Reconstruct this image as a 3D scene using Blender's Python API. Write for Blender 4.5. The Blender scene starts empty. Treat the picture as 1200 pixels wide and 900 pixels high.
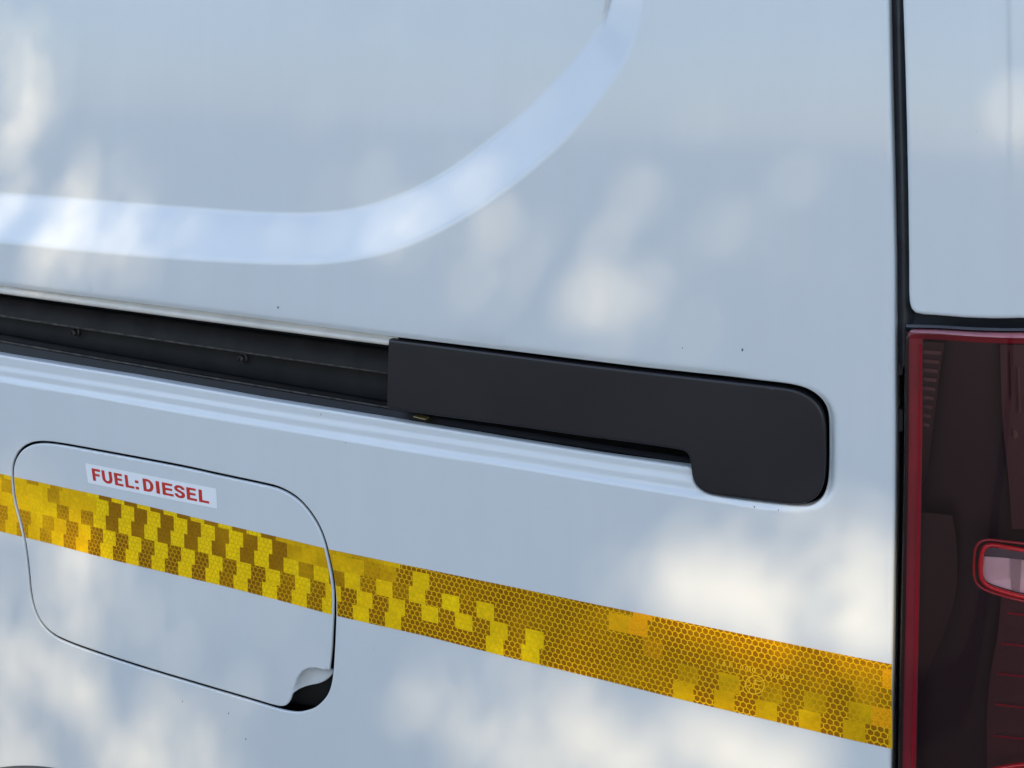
import bpy, bmesh, math, random
import numpy as np
from mathutils import Vector
from mathutils.geometry import delaunay_2d_cdt

R = math.radians
rng = np.random.default_rng(7)
random.seed(7)
scene = bpy.context.scene
col = scene.collection

# ------------------------------------------------------------------ camera
# the van's side lies along X (rear to the right), outward is -Y, Z is up; the photo is the lower
# part of a level shot (lens shift), turned 25 degrees off the panel's normal
FOC = 1500.0
PSI = math.atan(FOC / 3212.0)
D0 = 0.88
CS, SN = math.cos(PSI), math.sin(PSI)
CAM = np.array([D0 * SN, -D0 * CS, 1.30])
cd = bpy.data.cameras.new('camera')
cd.sensor_fit = 'HORIZONTAL'
cd.sensor_width = 36.0
cd.lens = 36.0 * FOC / 1200.0
cd.shift_y = -450.0 / 1200.0
cd.clip_start = 0.01
cd.clip_end = 500
cam = bpy.data.objects.new('camera', cd)
cam.location = CAM
cam.rotation_euler = (R(90), 0, PSI)
col.objects.link(cam)
scene.camera = cam

# ------------------------------------------------------------------ sky, sun, exposure
SUN_EL, SUN_AZ = 36.0, 28.0            # azimuth measured from -Y towards +X
w = bpy.data.worlds.new('World')
scene.world = w
w.use_nodes = True
nt = w.node_tree
bg = nt.nodes['Background']
sky = nt.nodes.new('ShaderNodeTexSky')
sky.sky_type = 'NISHITA'
sky.sun_disc = False
sky.sun_elevation = R(SUN_EL)
sky.sun_rotation = R(180 - SUN_AZ)
sky.air_density = 1.2
sky.dust_density = 0.6
sky.ozone_density = 3.6
# broken white cloud added over the whole sky to brighten the light from overhead
tcw = nt.nodes.new('ShaderNodeTexCoord')
mpw = nt.nodes.new('ShaderNodeMapping'); mpw.inputs['Scale'].default_value = (1, 1, 1.8)
nt.links.new(tcw.outputs['Generated'], mpw.inputs[0])
cn = nt.nodes.new('ShaderNodeTexNoise'); cn.inputs['Scale'].default_value = 2.6; cn.inputs['Detail'].default_value = 7; cn.inputs['Roughness'].default_value = .58
nt.links.new(mpw.outputs[0], cn.inputs['Vector'])
cr_ = nt.nodes.new('ShaderNodeValToRGB'); cr_.color_ramp.elements[0].position = .45; cr_.color_ramp.elements[1].position = .67
nt.links.new(cn.outputs[0], cr_.inputs[0])
mxw = nt.nodes.new('ShaderNodeMix'); mxw.data_type = 'RGBA'
nt.links.new(cr_.outputs[0], mxw.inputs[0]); nt.links.new(sky.outputs[0], mxw.inputs[6]); mxw.inputs[7].default_value = (6.6, 7.6, 9.2, 1)
nt.links.new(mxw.outputs[2], bg.inputs[0])
bg.inputs[1].default_value = 0.13
SUND = np.array([math.sin(R(SUN_AZ)) * math.cos(R(SUN_EL)), -math.cos(R(SUN_AZ)) * math.cos(R(SUN_EL)), math.sin(R(SUN_EL))])
sl = bpy.data.lights.new('sun', 'SUN')
sl.energy = 2.4
sl.angle = R(0.53)
sl.color = (1.0, 0.77, 0.46)
sun = bpy.data.objects.new('sun', sl)
sun.rotation_euler = Vector(SUND).to_track_quat('Z', 'Y').to_euler()
col.objects.link(sun)
scene.view_settings.view_transform = 'Standard'
scene.view_settings.look = 'None'
scene.view_settings.exposure = 0.88
scene.view_settings.gamma = 1.0
scene.cycles.max_bounces = 8
scene.cycles.transparent_max_bounces = 12

# ------------------------------------------------------------------ measuring helpers
def S(x, z):
    """body side surface: gentle barrel shape, turning inwards at the rear corner"""
    x = np.asarray(x, float); z = np.asarray(z, float)
    y = (z - 1.02) ** 2 / (2 * 4.0) + (x - 0.0) ** 2 / (2 * 14.0)
    t = np.clip(x - XC, 0, 0.14)
    Rr = 0.14
    y = y + Rr - np.sqrt(np.maximum(Rr * Rr - np.minimum(t, 0.135) ** 2, 1e-6))
    return y
XC = 0.296
def un(u, v, off=0.0):
    """where the line of sight through a photo pixel meets the side, off metres inward of it"""
    u = np.asarray(u, float); v = np.asarray(v, float)
    d = np.stack([-SN + (u - 600) / FOC * CS, CS + (u - 600) / FOC * SN, -v / FOC], -1)
    t = np.full(u.shape, D0)
    for _ in range(40):
        p = CAM + t[..., None] * d
        t = t - (p[..., 1] - S(p[..., 0], p[..., 2]) - off) / d[..., 1] * 0.8
    p = CAM + t[..., None] * d
    return p
def xz(pts, off=0.0):
    a = np.array(pts, float)
    p = un(a[:, 0], a[:, 1], off)
    return p[:, [0, 2]]
def resample(p, step, closed=False):
    p = np.asarray(p, float)
    if closed: p = np.vstack([p, p[:1]])
    seg = np.linalg.norm(np.diff(p, axis=0), axis=1)
    s = np.concatenate([[0], np.cumsum(seg)])
    n = max(2, int(round(s[-1] / step)))
    q = np.linspace(0, s[-1], n + 1)
    if closed: q = q[:-1]
    return np.stack([np.interp(q, s, p[:, 0]), np.interp(q, s, p[:, 1])], -1)
def smooth(p, closed=False, it=2):
    """Chaikin corner cutting: traced points become a smooth curve"""
    p = np.asarray(p, float)
    for _ in range(it):
        if closed:
            n = np.roll(p, -1, axis=0)
            q = np.empty((2 * len(p), 2)); q[0::2] = .75 * p + .25 * n; q[1::2] = .25 * p + .75 * n
        else:
            a, b = p[:-1], p[1:]
            q = np.empty((2 * len(a) + 2, 2)); q[0] = p[0]; q[-1] = p[-1]
            q[1:-1:2] = .75 * a + .25 * b; q[2:-1:2] = .25 * a + .75 * b
        p = q
    return p
def segdist(P, poly, closed=False):
    """unsigned distance of points to a polyline"""
    poly = np.asarray(poly, float)
    a = poly if closed else poly[:-1]
    b = np.roll(poly, -1, axis=0) if closed else poly[1:]
    out = np.empty(len(P))
    for i in range(0, len(P), 4000):
        q = P[i:i + 4000, None, :]
        d = (b - a)[None]
        t = np.clip(((q - a[None]) * d).sum(-1) / np.maximum((d * d).sum(-1), 1e-14), 0, 1)
        out[i:i + 4000] = np.sqrt((((a[None] + t[..., None] * d) - q) ** 2).sum(-1).min(1))
    return out
def inside(P, poly):
    poly = np.asarray(poly, float)
    x, y = P[:, 0], P[:, 1]
    r = np.zeros(len(P), bool)
    j = len(poly) - 1
    for i in range(len(poly)):
        xi, yi = poly[i]; xj, yj = poly[j]
        if yi != yj:
            c = ((yi > y) != (yj > y)) & (x < (xj - xi) * (y - yi) / (yj - yi) + xi)
            r ^= c
        j = i
    return r
def area(p):
    x, y = p[:, 0], p[:, 1]
    return 0.5 * np.sum(x * np.roll(y, -1) - np.roll(x, -1) * y)
def sst(x, a, b):
    t = np.clip((x - a) / (b - a), 0, 1)
    return t * t * (3 - 2 * t)
def normals2(p):
    """unit normals of a closed loop pointing to its outside"""
    t = np.roll(p, -1, axis=0) - np.roll(p, 1, axis=0)
    t /= np.maximum(np.linalg.norm(t, axis=1, keepdims=True), 1e-12)
    n = np.stack([t[:, 1], -t[:, 0]], -1)
    return n if area(p) > 0 else -n
def offset(p, d):
    return p + normals2(p) * d
def mat_(o, *ms):
    for m in ms: o.data.materials.append(m)
def mk(name, verts, faces, mats, parent=None, smooth_=True, mi=None):
    me = bpy.data.meshes.new(name)
    me.from_pydata([tuple(map(float, v)) for v in verts], [], [tuple(f) for f in faces])
    if not isinstance(mats, (list, tuple)): mats = [mats]
    for m in mats: me.materials.append(m)
    if mi is not None: me.polygons.foreach_set('material_index', list(mi))
    me.polygons.foreach_set('use_smooth', [smooth_] * len(me.polygons))
    me.update()
    o = bpy.data.objects.new(name, me)
    col.objects.link(o)
    if parent is not None: o.parent = parent
    return o
def side3(P, d):
    return np.stack([P[:, 0], S(P[:, 0], P[:, 1]) + d, P[:, 1]], -1)

def sheet(name, outer, holes, depth, mat, parent, coarse=0.008, fine=0.0016, near=None, rolls=None, skip_outer=False):
    """pressed sheet: Delaunay-filled outline with soft relief depth(P) and every edge rolled inward.
    rolls: list of (radius, flange) for outer + each hole"""
    loops = [outer] + list(holes)
    B = np.vstack(loops)
    lo, hi = outer.min(0), outer.max(0)
    def grid(st):
        nx = int((hi[0] - lo[0]) / st) + 1; nz = int((hi[1] - lo[1]) / st) + 1
        gx, gz = np.meshgrid(lo[0] + (np.arange(nx) + .5) * st, lo[1] + (np.arange(nz) + .5) * st)
        g = np.stack([gx.ravel(), gz.ravel()], -1)
        g[:, 0] += np.tile(np.where(np.arange(nz) % 2, .25, -.25)[:, None] * st, (1, nx)).ravel()
        return g
    pts = []
    gc = grid(coarse)
    if near is not None:
        m = near(gc); gc = gc[~m]
        gf = grid(fine); gf = gf[near(gf)]
        pts.append((gf, fine))
    pts.append((gc, coarse))
    keep = []
    for g, st in pts:
        k = inside(g, outer)
        for h in holes: k &= ~inside(g, h)
        g = g[k]
        db = np.full(len(g), 1e9)
        for L in loops: db = np.minimum(db, segdist(g, L, True))
        keep.append(g[db > min(st * 0.5, 0.002)])
    for li, L in enumerate(loops):
        if rolls is None or rolls[li] is None: continue
        for q in (.0009, .0026):
            ring = offset(L, -q if li == 0 else q)
            k = inside(ring, outer)
            for h in holes: k &= ~inside(ring, h)
            ring = ring[k]
            db = np.full(len(ring), 1e9)
            for L2 in loops: db = np.minimum(db, segdist(ring, L2, True))
            ring = ring[db > q * .85]
            keep = [g for g in keep]
            for gi, g in enumerate(keep):
                if len(g) and len(ring):
                    near_ = inside(g, offset(L, .004)) & ~inside(g, offset(L, -.004))
                    idx_ = np.where(near_)[0]
                    if len(idx_):
                        dd = segdist(g[idx_], ring, True)
                        kk = np.ones(len(g), bool); kk[idx_[dd < .0007]] = False
                        keep[gi] = g[kk]
            keep.append(ring)
    V = np.vstack([B] + keep)
    edges = []; o = 0
    for L in loops:
        n = len(L); edges += [(o + i, o + (i + 1) % n) for i in range(n)]; o += n
    r = delaunay_2d_cdt([Vector(v) for v in V], edges, [], 0, 1e-8)
    V2 = np.array([[v.x, v.y] for v in r[0]])
    F = np.array([list(f) for f in r[2]])
    c = V2[F].mean(1)
    k = inside(c, outer)
    for h in holes: k &= ~inside(c, h)
    F = F[k]
    # outward is -Y: want normals to -Y -> counter-clockwise in (x,z) gives normal -Y
    a = V2[F]
    cr = (a[:, 1, 0] - a[:, 0, 0]) * (a[:, 2, 1] - a[:, 0, 1]) - (a[:, 1, 1] - a[:, 0, 1]) * (a[:, 2, 0] - a[:, 0, 0])
    F[cr < 0] = F[cr < 0][:, ::-1]
    F = F[np.abs(cr) > 1e-14]
    dep = depth(V2)
    verts = side3(V2, dep)
    faces = [tuple(f) for f in F]
    # map loop vertices to cdt output
    inv = {}
    for i, src in enumerate(r[3]):
        for s_ in src: inv[s_] = i
    vl = [verts]
    base = len(verts); o = 0
    for li, L in enumerate(loops):
        n = len(L)
        idx = [inv[o + i] for i in range(n)]
        o += n
        if rolls is None or rolls[li] is None: continue
        rad, fl = rolls[li]
        nn = normals2(L)
        if li > 0: nn = -nn
        P0 = V2[idx]; d0 = dep[idx]
        prev = idx
        ccw = area(L) > 0
        flip = (not ccw) if li == 0 else ccw
        steps = [(rad * math.sin(a_), rad * (1 - math.cos(a_))) for a_ in (R(22), R(45), R(68), R(90))] + [(rad, rad + fl)]
        for (so, sd) in steps:
            Pk = P0 + nn * so
            ring = side3(Pk, d0 + sd)
            vl.append(ring)
            cur = list(range(base, base + n)); base += n
            for i in range(n):
                j = (i + 1) % n
                f = (prev[i], prev[j], cur[j], cur[i])
                faces.append(f[::-1] if not flip else f)
            prev = cur
    verts = np.vstack(vl)
    return mk(name, verts, faces, mat, parent)

# ------------------------------------------------------------------ materials
def new_mat(name):
    m = bpy.data.materials.new(name); m.use_nodes = True
    return m, m.node_tree, m.node_tree.nodes['Principled BSDF']
def N(nt, t, **kw):
    n = nt.nodes.new(t)
    for k, v in kw.items(): setattr(n, k, v)
    return n
def noise(nt, scale, detail=4, rough=.5, coords='Object', vec=None):
    if vec is None:
        tc = N(nt, 'ShaderNodeTexCoord'); vec = tc.outputs[coords]
    n = N(nt, 'ShaderNodeTexNoise'); n.inputs['Scale'].default_value = scale
    n.inputs['Detail'].default_value = detail; n.inputs['Roughness'].default_value = rough
    nt.links.new(vec, n.inputs['Vector'])
    return n
def ramp(nt, src, stops):
    r = N(nt, 'ShaderNodeValToRGB'); cr = r.color_ramp
    cr.elements[0].position, cr.elements[0].color = stops[0][0], (*stops[0][1], 1)
    cr.elements[1].position, cr.elements[1].color = stops[-1][0], (*stops[-1][1], 1)
    for p, c in stops[1:-1]:
        e = cr.elements.new(p); e.color = (*c, 1)
    nt.links.new(src, r.inputs[0])
    return r
def bump(nt, b, h, strength, dist):
    bp = N(nt, 'ShaderNodeBump'); bp.inputs['Strength'].default_value = strength; bp.inputs['Distance'].default_value = dist
    nt.links.new(h, bp.inputs['Height']); nt.links.new(bp.outputs[0], b.inputs['Normal'])
    return bp
def simple(name, c, rough=.5, bs=None, spec=.5, coat=0, metal=0, var=.12, vs=40):
    m, nt, b = new_mat(name)
    n = noise(nt, vs, 5)
    lo_ = tuple(x * (1 - var) for x in c); hi_ = tuple(min(1, x * (1 + var)) for x in c)
    r = ramp(nt, n.outputs[0], [(.3, lo_), (.7, hi_)])
    nt.links.new(r.outputs[0], b.inputs['Base Color'])
    b.inputs['Roughness'].default_value = rough
    b.inputs['Specular IOR Level'].default_value = spec
    b.inputs['Coat Weight'].default_value = coat
    b.inputs['Coat Roughness'].default_value = .04
    b.inputs['Metallic'].default_value = metal
    if bs:
        n2 = noise(nt, bs[0], 3); bump(nt, b, n2.outputs[0], bs[1], bs[2])
    return m

def paint_mat(name):
    m, nt, b = new_mat(name)
    tc = N(nt, 'ShaderNodeTexCoord')
    n1 = noise(nt, 5, 6, .6, vec=tc.outputs['Object'])
    r1 = ramp(nt, n1.outputs[0], [(.3, (.66, .70, .735)), (.75, (.69, .73, .755))])
    # fine specks of road dirt
    n2 = noise(nt, 260, 2, .5, vec=tc.outputs['Object'])
    r2 = ramp(nt, n2.outputs[0], [(.74, (0, 0, 0)), (.80, (1, 1, 1))])
    n3 = noise(nt, 9, 3, .6, vec=tc.outputs['Object'])
    r3 = ramp(nt, n3.outputs[0], [(.52, (0, 0, 0)), (.72, (1, 1, 1))])
    mu = N(nt, 'ShaderNodeMath', operation='MULTIPLY'); nt.links.new(r2.outputs[0], mu.inputs[0]); nt.links.new(r3.outputs[0], mu.inputs[1])
    mu2 = N(nt, 'ShaderNodeMath', operation='MULTIPLY'); nt.links.new(mu.outputs[0], mu2.inputs[0]); mu2.inputs[1].default_value = .35
    mx = N(nt, 'ShaderNodeMix', data_type='RGBA'); nt.links.new(mu2.outputs[0], mx.inputs[0])
    nt.links.new(r1.outputs[0], mx.inputs[6]); mx.inputs[7].default_value = (.38, .35, .31, 1)
    mp = N(nt, 'ShaderNodeMapping'); mp.inputs['Scale'].default_value = (34, 34, 3.2); nt.links.new(tc.outputs['Object'], mp.inputs[0])
    n5 = noise(nt, 1.0, 5, .65, vec=mp.outputs[0])
    r5 = ramp(nt, n5.outputs[0], [(.35, (1.0, 1.0, 1.0)), (.75, (.975, .972, .962))])
    m5 = N(nt, 'ShaderNodeMix', data_type='RGBA', blend_type='MULTIPLY'); m5.inputs[0].default_value = 1
    nt.links.new(mx.outputs[2], m5.inputs[6]); nt.links.new(r5.outputs[0], m5.inputs[7])
    mp2 = N(nt, 'ShaderNodeMapping'); mp2.inputs['Scale'].default_value = (40, 40, 900); mp2.inputs['Rotation'].default_value = (0, .35, 0); nt.links.new(tc.outputs['Object'], mp2.inputs[0])
    n6 = noise(nt, 1.0, 2, .5, vec=mp2.outputs[0])
    r6 = ramp(nt, n6.outputs[0], [(.74, (0, 0, 0)), (.80, (.12, .12, .12))])
    m6 = N(nt, 'ShaderNodeMix', data_type='RGBA'); nt.links.new(r6.outputs[0], m6.inputs[0]); nt.links.new(m5.outputs[2], m6.inputs[6]); m6.inputs[7].default_value = (.5, .5, .5, 1)
    nt.links.new(m6.outputs[2], b.inputs['Base Color'])
    b.inputs['Roughness'].default_value = .45
    b.inputs['Coat Weight'].default_value = 1.0
    b.inputs['Coat Roughness'].default_value = .07
    b.inputs['Coat IOR'].default_value = 1.5
    n4 = noise(nt, 330, 2, .5, vec=tc.outputs['Object'])
    bp = N(nt, 'ShaderNodeBump'); bp.inputs['Strength'].default_value = .06; bp.inputs['Distance'].default_value = .0004
    nt.links.new(n4.outputs[0], bp.inputs['Height'])
    nt.links.new(bp.outputs[0], b.inputs['Coat Normal'])
    return m
M_paint = paint_mat('white_paint')
M_lip = simple('primer_lip', (.66, .63, .58), .5, (500, .1, .0005))
M_plastic = simple('cover_plastic', (.0125, .0118, .0155), .36, (1400, .25, .0002), spec=.55, vs=14, var=.2)
M_rail = simple('rail_metal', (.0050, .0044, .0042), .6, (220, .2, .0004), spec=.25, var=.6, vs=45)
M_rail2 = simple('rail_plate', (.0135, .012, .0112), .6, (160, .2, .0004), spec=.25, var=.35, vs=50)
M_raillow = simple('rail_ledge', (.0045, .0045, .006), .36, (220, .15, .0003), spec=.3, var=.3, vs=60)
M_dust_hi = simple('dust_and_highlight', (.055, .05, .045), .8, (400, .3, .0004), var=.7, vs=160)  # dust tone, lightened to paint the rail's highlight lines
M_rubber = simple('seal_rubber', (.028, .031, .038), .38, (500, .2, .0004), var=.35, vs=60)
M_dark = simple('cavity_black', (.012, .012, .012), .85)
M_bolt = simple('bolt_metal', (.03, .029, .028), .5, (600, .2, .0003))

# ------------------------------------------------------------------ traced outlines (photo pixels -> metres on the side)
LEFTX, TOPZ, BOTZ = -1.02, 1.52, 0.50
def extl(p, x=LEFTX):
    """carry a curve on straight to the left, beyond the frame"""
    d = (p[1] - p[0]) / (p[1, 0] - p[0, 0])
    d = (p[min(4, len(p) - 1)] - p[0]); d = d / d[0]
    return np.vstack([p[0] + d * (x - p[0, 0]), p])

edgeR = xz([(1043, 0), (1045, 100), (1047.5, 200), (1049.5, 300), (1050, 400), (1050.5, 500), (1050, 600), (1048.5, 700), (1047, 800), (1045.5, 900)])
edgeR[:, 0] -= .0038
edgeR = np.vstack([[edgeR[0, 0] - .004, TOPZ], edgeR, [edgeR[-1, 0] - .004, BOTZ + .03], [edgeR[-1, 0] - .005, BOTZ]])
# wheel arch
ap = xz([(45, 897.5)])[0]
AR = .33
wr = R(13)
ac = ap + AR * np.array([math.sin(wr), -math.cos(wr)])
an = math.asin((BOTZ - ac[1]) / AR)
arc = np.array([ac + AR * np.array([math.cos(t), math.sin(t)]) for t in np.linspace(an, math.pi - an, 160)])
outer = np.vstack([resample(edgeR, .003), resample(np.array([[edgeR[-1, 0], BOTZ], arc[0]]), .01)[1:-1], arc,
                   resample(np.array([arc[-1], [LEFTX, BOTZ]]), .01)[1:], resample(np.array([[LEFTX, BOTZ], [LEFTX, TOPZ], edgeR[0]]), .01)[1:-1]])
outer = outer[np.concatenate([[True], np.linalg.norm(np.diff(outer, axis=0), axis=1) > 1e-5])]

slot_top = xz([(2, 335), (150, 354), (300, 373), (455, 394), (600, 411.5), (750, 430), (900, 446)])
pocket_arc = xz([(900, 446), (925, 449), (943, 453), (957, 461), (966, 472), (970, 486), (970.5, 500), (970.5, 545), (969.5, 570), (965, 585), (954, 594), (940, 596.5),
                 (900, 592.5), (865, 588), (835, 583.5), (820, 579), (811, 570), (808.5, 560), (808, 553)])
slot_bot = xz([(808, 552), (700, 536), (600, 520), (450, 495.5), (300, 471), (150, 444.5), (2, 420)])
tl = extl(slot_top, LEFTX + .03); bl = extl(slot_bot[::-1], LEFTX + .03)[::-1]
hole_slot = resample(np.vstack([tl, smooth(pocket_arc, it=2)[1:-1], bl]), .0022, True)
hole_slot = offset(hole_slot, .0009)
ledge_line = xz([(2, 447), (75, 459), (150, 472), (300, 498), (450, 523), (600, 547), (700, 564), (800, 580), (850, 588.5), (900, 597), (950, 604)])
ledge_line = extl(ledge_line)
ledge_line = resample(ledge_line, .01)
# shallow dish pressed round the cover's rear end
dish = resample(smooth(xz([(600, 409), (750, 427), (890, 442.5), (925, 446), (950, 452), (968, 463), (979, 478), (983, 495), (983, 560), (979, 579), (969, 591.5), (954, 598.5), (930, 600.5),
                    (880, 594), (830, 585), (795, 570), (700, 520), (600, 470)]), True, 2), .004, True)

# pressed window field, top left
so = xz([(2, 285), (80, 294), (160, 301), (240, 307), (310, 310), (370, 311), (420, 306), (465, 295), (510, 276), (560, 248), (615, 208), (665, 163), (700, 122), (728, 85), (747, 48), (758, 10), (762, -30), (764, -80), (765, -180), (765, -330)])
DW = .024
si = xz([(2, 226), (80, 231), (160, 238), (240, 244), (310, 249), (370, 250), (412, 245), (450, 235), (492, 218), (535, 193), (578, 160), (620, 125), (655, 90), (685, 55), (702, 30), (711, 5), (716, -30), (718, -80), (719, -180), (719, -330)], DW)
so = resample(smooth(extl(so), it=3), .005); si = resample(smooth(extl(si), it=3), .005)
soP = np.vstack([so, [[so[-1, 0], 2.2], [-1.6, 2.2], [-1.6, so[0, 1]]]])
siP = np.vstack([si, [[si[-1, 0], 2.2], [-1.6, 2.2], [-1.6, si[0, 1]]]])
crease = xz([(719, -60), (717, -20), (713, 5), (709, 22), (704, 38), (698, 52)], DW)

# fuel flap
ff = [(14.5, 560), (15.2, 543), (22, 529.5), (31.5, 522), (44, 518.3), (64, 519.2), (110, 527.5), (165, 537.6), (220, 548), (255, 556), (310, 567.5), (328, 572), (347, 582.5), (361, 597), (372, 613.5), (380, 632), (385.5, 655), (390.5, 679), (392.5, 705), (391.7, 740), (390, 770.5),
      (389, 785), (387.3, 799), (384, 810.5), (378, 819.5), (368.5, 828), (359, 831.5), (348, 833.5), (337, 832), (324, 829), (300, 821.5), (225, 799.5), (150, 777), (75, 751.5), (55, 739), (43, 722), (36.5, 700), (33.5, 665), (30, 637.5), (24, 610), (17.5, 588)]
flap = resample(smooth(xz(ff), True, 2), .0016, True)
GAP = .0021
hole_flap = offset(flap, .0020)
scoopA = [(386.5, 786), (378, 785), (368.5, 783), (361, 783.5), (354, 787), (348, 795), (344.8, 803.5), (343.6, 812)]
fd = [(390, 755), (388.8, 770), (387.5, 781), (386.4, 791), (381.5, 800), (373, 807.5), (362, 811.5), (350, 812.5), (343.5, 813), (342, 819), (339.5, 825), (334, 829.5)]
fdoor_px = ff[:19] + fd + ff[29:]
fdoor = resample(smooth(xz(fdoor_px), True, 2), .0014, True)
fdoor = offset(fdoor, -.0019)
scA = resample(xz(scoopA), .0015)
scPoly = np.vstack([scA, xz([(343, 840), (400, 840), (400, 786)])])

# ------------------------------------------------------------------ relief of the side panel
def dep_ledge(P):
    zl = np.interp(P[:, 0], ledge_line[:, 0], ledge_line[:, 1])
    s = P[:, 1] - zl
    d = .0028 * sst(s, 0, .0024) + .0011 * sst(s, .0085, .0108) + .05 * np.clip(s, 0, .03)
    up = s < .034
    fade = 1 - sst(P[:, 0], xz([(850, 588)])[0, 0], xz([(955, 600)])[0, 0])
    low = np.interp(P[:, 0], slot_bot[::-1][:, 0], slot_bot[::-1][:, 1])
    return np.where(up & (P[:, 1] < low + .012), d * fade, 0)
def dep_swage(P):
    a = segdist(P, so) * np.where(inside(P, soP), 1, -1)
    b = segdist(P, si) * np.where(inside(P, siP), 1, -1)
    t = np.clip(a / np.maximum(a - b, 1e-6), 0, 1)
    e = .10
    t = np.where(a <= -.003, 0, t); t = np.where(b >= .003, 1, t)
    # ramp with rounded ends
    q = np.where(t < e, t * t / (2 * e), np.where(t > 1 - e * .6, 0, t - e / 2))
    q2 = 1 - .8 * e - (1 - t) ** 2 / (1.2 * e)
    q = np.where(t > 1 - e * .6, q2, q)
    q = q / (1 - .8 * e)
    d = DW * np.clip(q, 0, 1)
    g = segdist(P, crease)
    zt = sst(P[:, 1], crease[-1, 1], crease[2, 1])
    d = d + .0032 * np.exp(-(g / .0013) ** 2) * zt
    return d
def dep_dish(P):
    k = inside(P, dish)
    d = segdist(P, dish, True)
    f = sst(P[:, 0], xz([(760, 500)])[0, 0], xz([(930, 500)])[0, 0])
    return np.where(k, .0080 * sst(d, 0, .0085) * (.35 + .65 * f), 0)
def dep_flapedge(P):
    return 0
def dep_toplip(P):
    zt = np.interp(P[:, 0], tl[:, 0], tl[:, 1]); s = P[:, 1] - zt
    k = (s > -.003) & (s < .0045) & (P[:, 0] < tl[-1, 0])
    f = 1 - sst(P[:, 0], tl[-1, 0] - .03, tl[-1, 0])
    return np.where(k, .0019 * (1 - np.clip(s, 0, .0045) / .0045) ** 2 * f, 0)
def panel_depth(P):
    return dep_toplip(P) + dep_swage(P) + np.maximum(dep_ledge(P), dep_dish(P) * sst(P[:, 0], xz([(600, 500)])[0, 0], xz([(800, 500)])[0, 0]))
def panel_near(P):
    m = (P[:, 0] > -.58)
    r = np.zeros(len(P), bool)
    idx = np.where(m)[0]
    Q = P[idx]
    zl = np.interp(Q[:, 0], ledge_line[:, 0], ledge_line[:, 1])
    s = Q[:, 1] - zl
    k = (s > -.004) & (s < .03)
    band = inside(Q, soP) & ~inside(Q, siP)
    k |= band | (segdist(Q, so) < .006) | (segdist(Q, si) < .006)
    k |= segdist(Q, dish, True) < .012
    k |= np.abs(Q[:, 1] - np.interp(Q[:, 0], tl[:, 0], tl[:, 1]) - .002) < .0035
    r[idx] = k
    return r

# ------------------------------------------------------------------ the van
van = bpy.data.objects.new('parked_van', None)
van.location = (0, 0, 0)
col.objects.link(van)
van['label'] = 'white van side with black door rail, yellow reflective tape and red tail lamp'
van['category'] = 'van'

panel = sheet('side_panel', outer, [hole_slot, hole_flap], panel_depth, M_paint, van,
              coarse=.009, fine=.0016, near=panel_near, rolls=[(.0030, .018), (.0016, .006), (.0008, .0010)])

# filler recess behind the flap
def tray(name, loop, d, mat, parent):
    P = side3(loop, d * np.ones(len(loop)))
    c = P.mean(0)
    return mk(name, np.vstack([P, c]), [(i, (i + 1) % len(P), len(P)) if area(loop) > 0 else ((i + 1) % len(P), i, len(P)) for i in range(len(P))], mat, parent, False)
tray('filler_recess', offset(flap, .006), .020, M_dark, van)

def dep_scoop(P):
    k = inside(P, scPoly)
    d = segdist(P, scA)
    return np.where(k, .0100 * np.sqrt(np.clip(1 - (1 - np.clip(d / .010, 0, 1)) ** 2, 0, 1)), 0)
door = sheet('fuel_flap', fdoor, [], dep_scoop, M_paint, van, coarse=.005, fine=.0008,
             near=lambda P: inside(P, scPoly) | (segdist(P, scA) < .002), rolls=[(.0010, .0010)])

# inner lip of the slot's upper edge
def strip3(name, rows, mat, parent, close=False):
    """rows: list of (n,3) arrays joined into one surface"""
    n = len(rows[0]); V = np.vstack(rows); F = []
    for r in range(len(rows) - 1):
        for i in range(n - 1):
            F.append((r * n + i, r * n + i + 1, (r + 1) * n + i + 1, (r + 1) * n + i))
    return mk(name, V, [f[::-1] for f in F], mat, parent)
def row(pL, pR, dep, n=60, x0=LEFTX + .032, x1=None):
    """straight sight-lines measured at the photo's left edge and at u=455, carried on both ways"""
    a = un(np.array([2.0]), np.array([float(pL)]), dep)[0]; b = un(np.array([455.0]), np.array([float(pR)]), dep)[0]
    if x1 is None: x1 = RAILX1
    xs = np.linspace(x0, x1, n)
    zs = a[2] + (b[2] - a[2]) * (xs - a[0]) / (b[0] - a[0])
    return np.stack([xs, S(xs, zs) + dep, zs], -1)
RAILX1 = float(xz([(840, 540)])[0, 0])
LX = float(xz([(461, 440)])[0, 0])
strip3('slot_lip', [row(327, 389, .0075, x1=LX), row(336.0, 397.4, .0062, x1=LX), row(337.5, 398.8, .0040, x1=LX), row(342.5, 403, .0036, x1=LX), row(343.9, 404.4, .0044, x1=LX), row(344.3, 404.7, .010, x1=LX)], M_lip, van)
rail = bpy.data.objects.new('sliding_door_rail', None); col.objects.link(rail); rail.parent = van
strip3('rail_backing', [row(338, 398, .012), row(341, 402, .034), row(357, 419, .034)], M_dark, rail)
strip3('rail_plate', [row(347, 409, .026), row(349.5, 412, .0205), row(368.5, 435, .0185), row(370, 437, .0178)], M_rail2, rail)
strip3('rail_edge', [row(369.0, 436.4, .0182), row(370.0, 437.2, .0168), row(371.4, 438.4, .0176), row(371.8, 438.7, .027)], M_dust_hi, rail)  # lighter tone paints the highlight along the edge
strip3('rail_channel', [row(371.0, 438.2, .030), row(390, 470, .030), row(392, 472, .024)], M_rail, rail)
strip3('rail_floor', [row(391, 470, .0255), row(393, 472, .0215), row(396, 474, .021), row(399, 477, .018), row(401, 479, .0168)], M_rail, rail)
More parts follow.
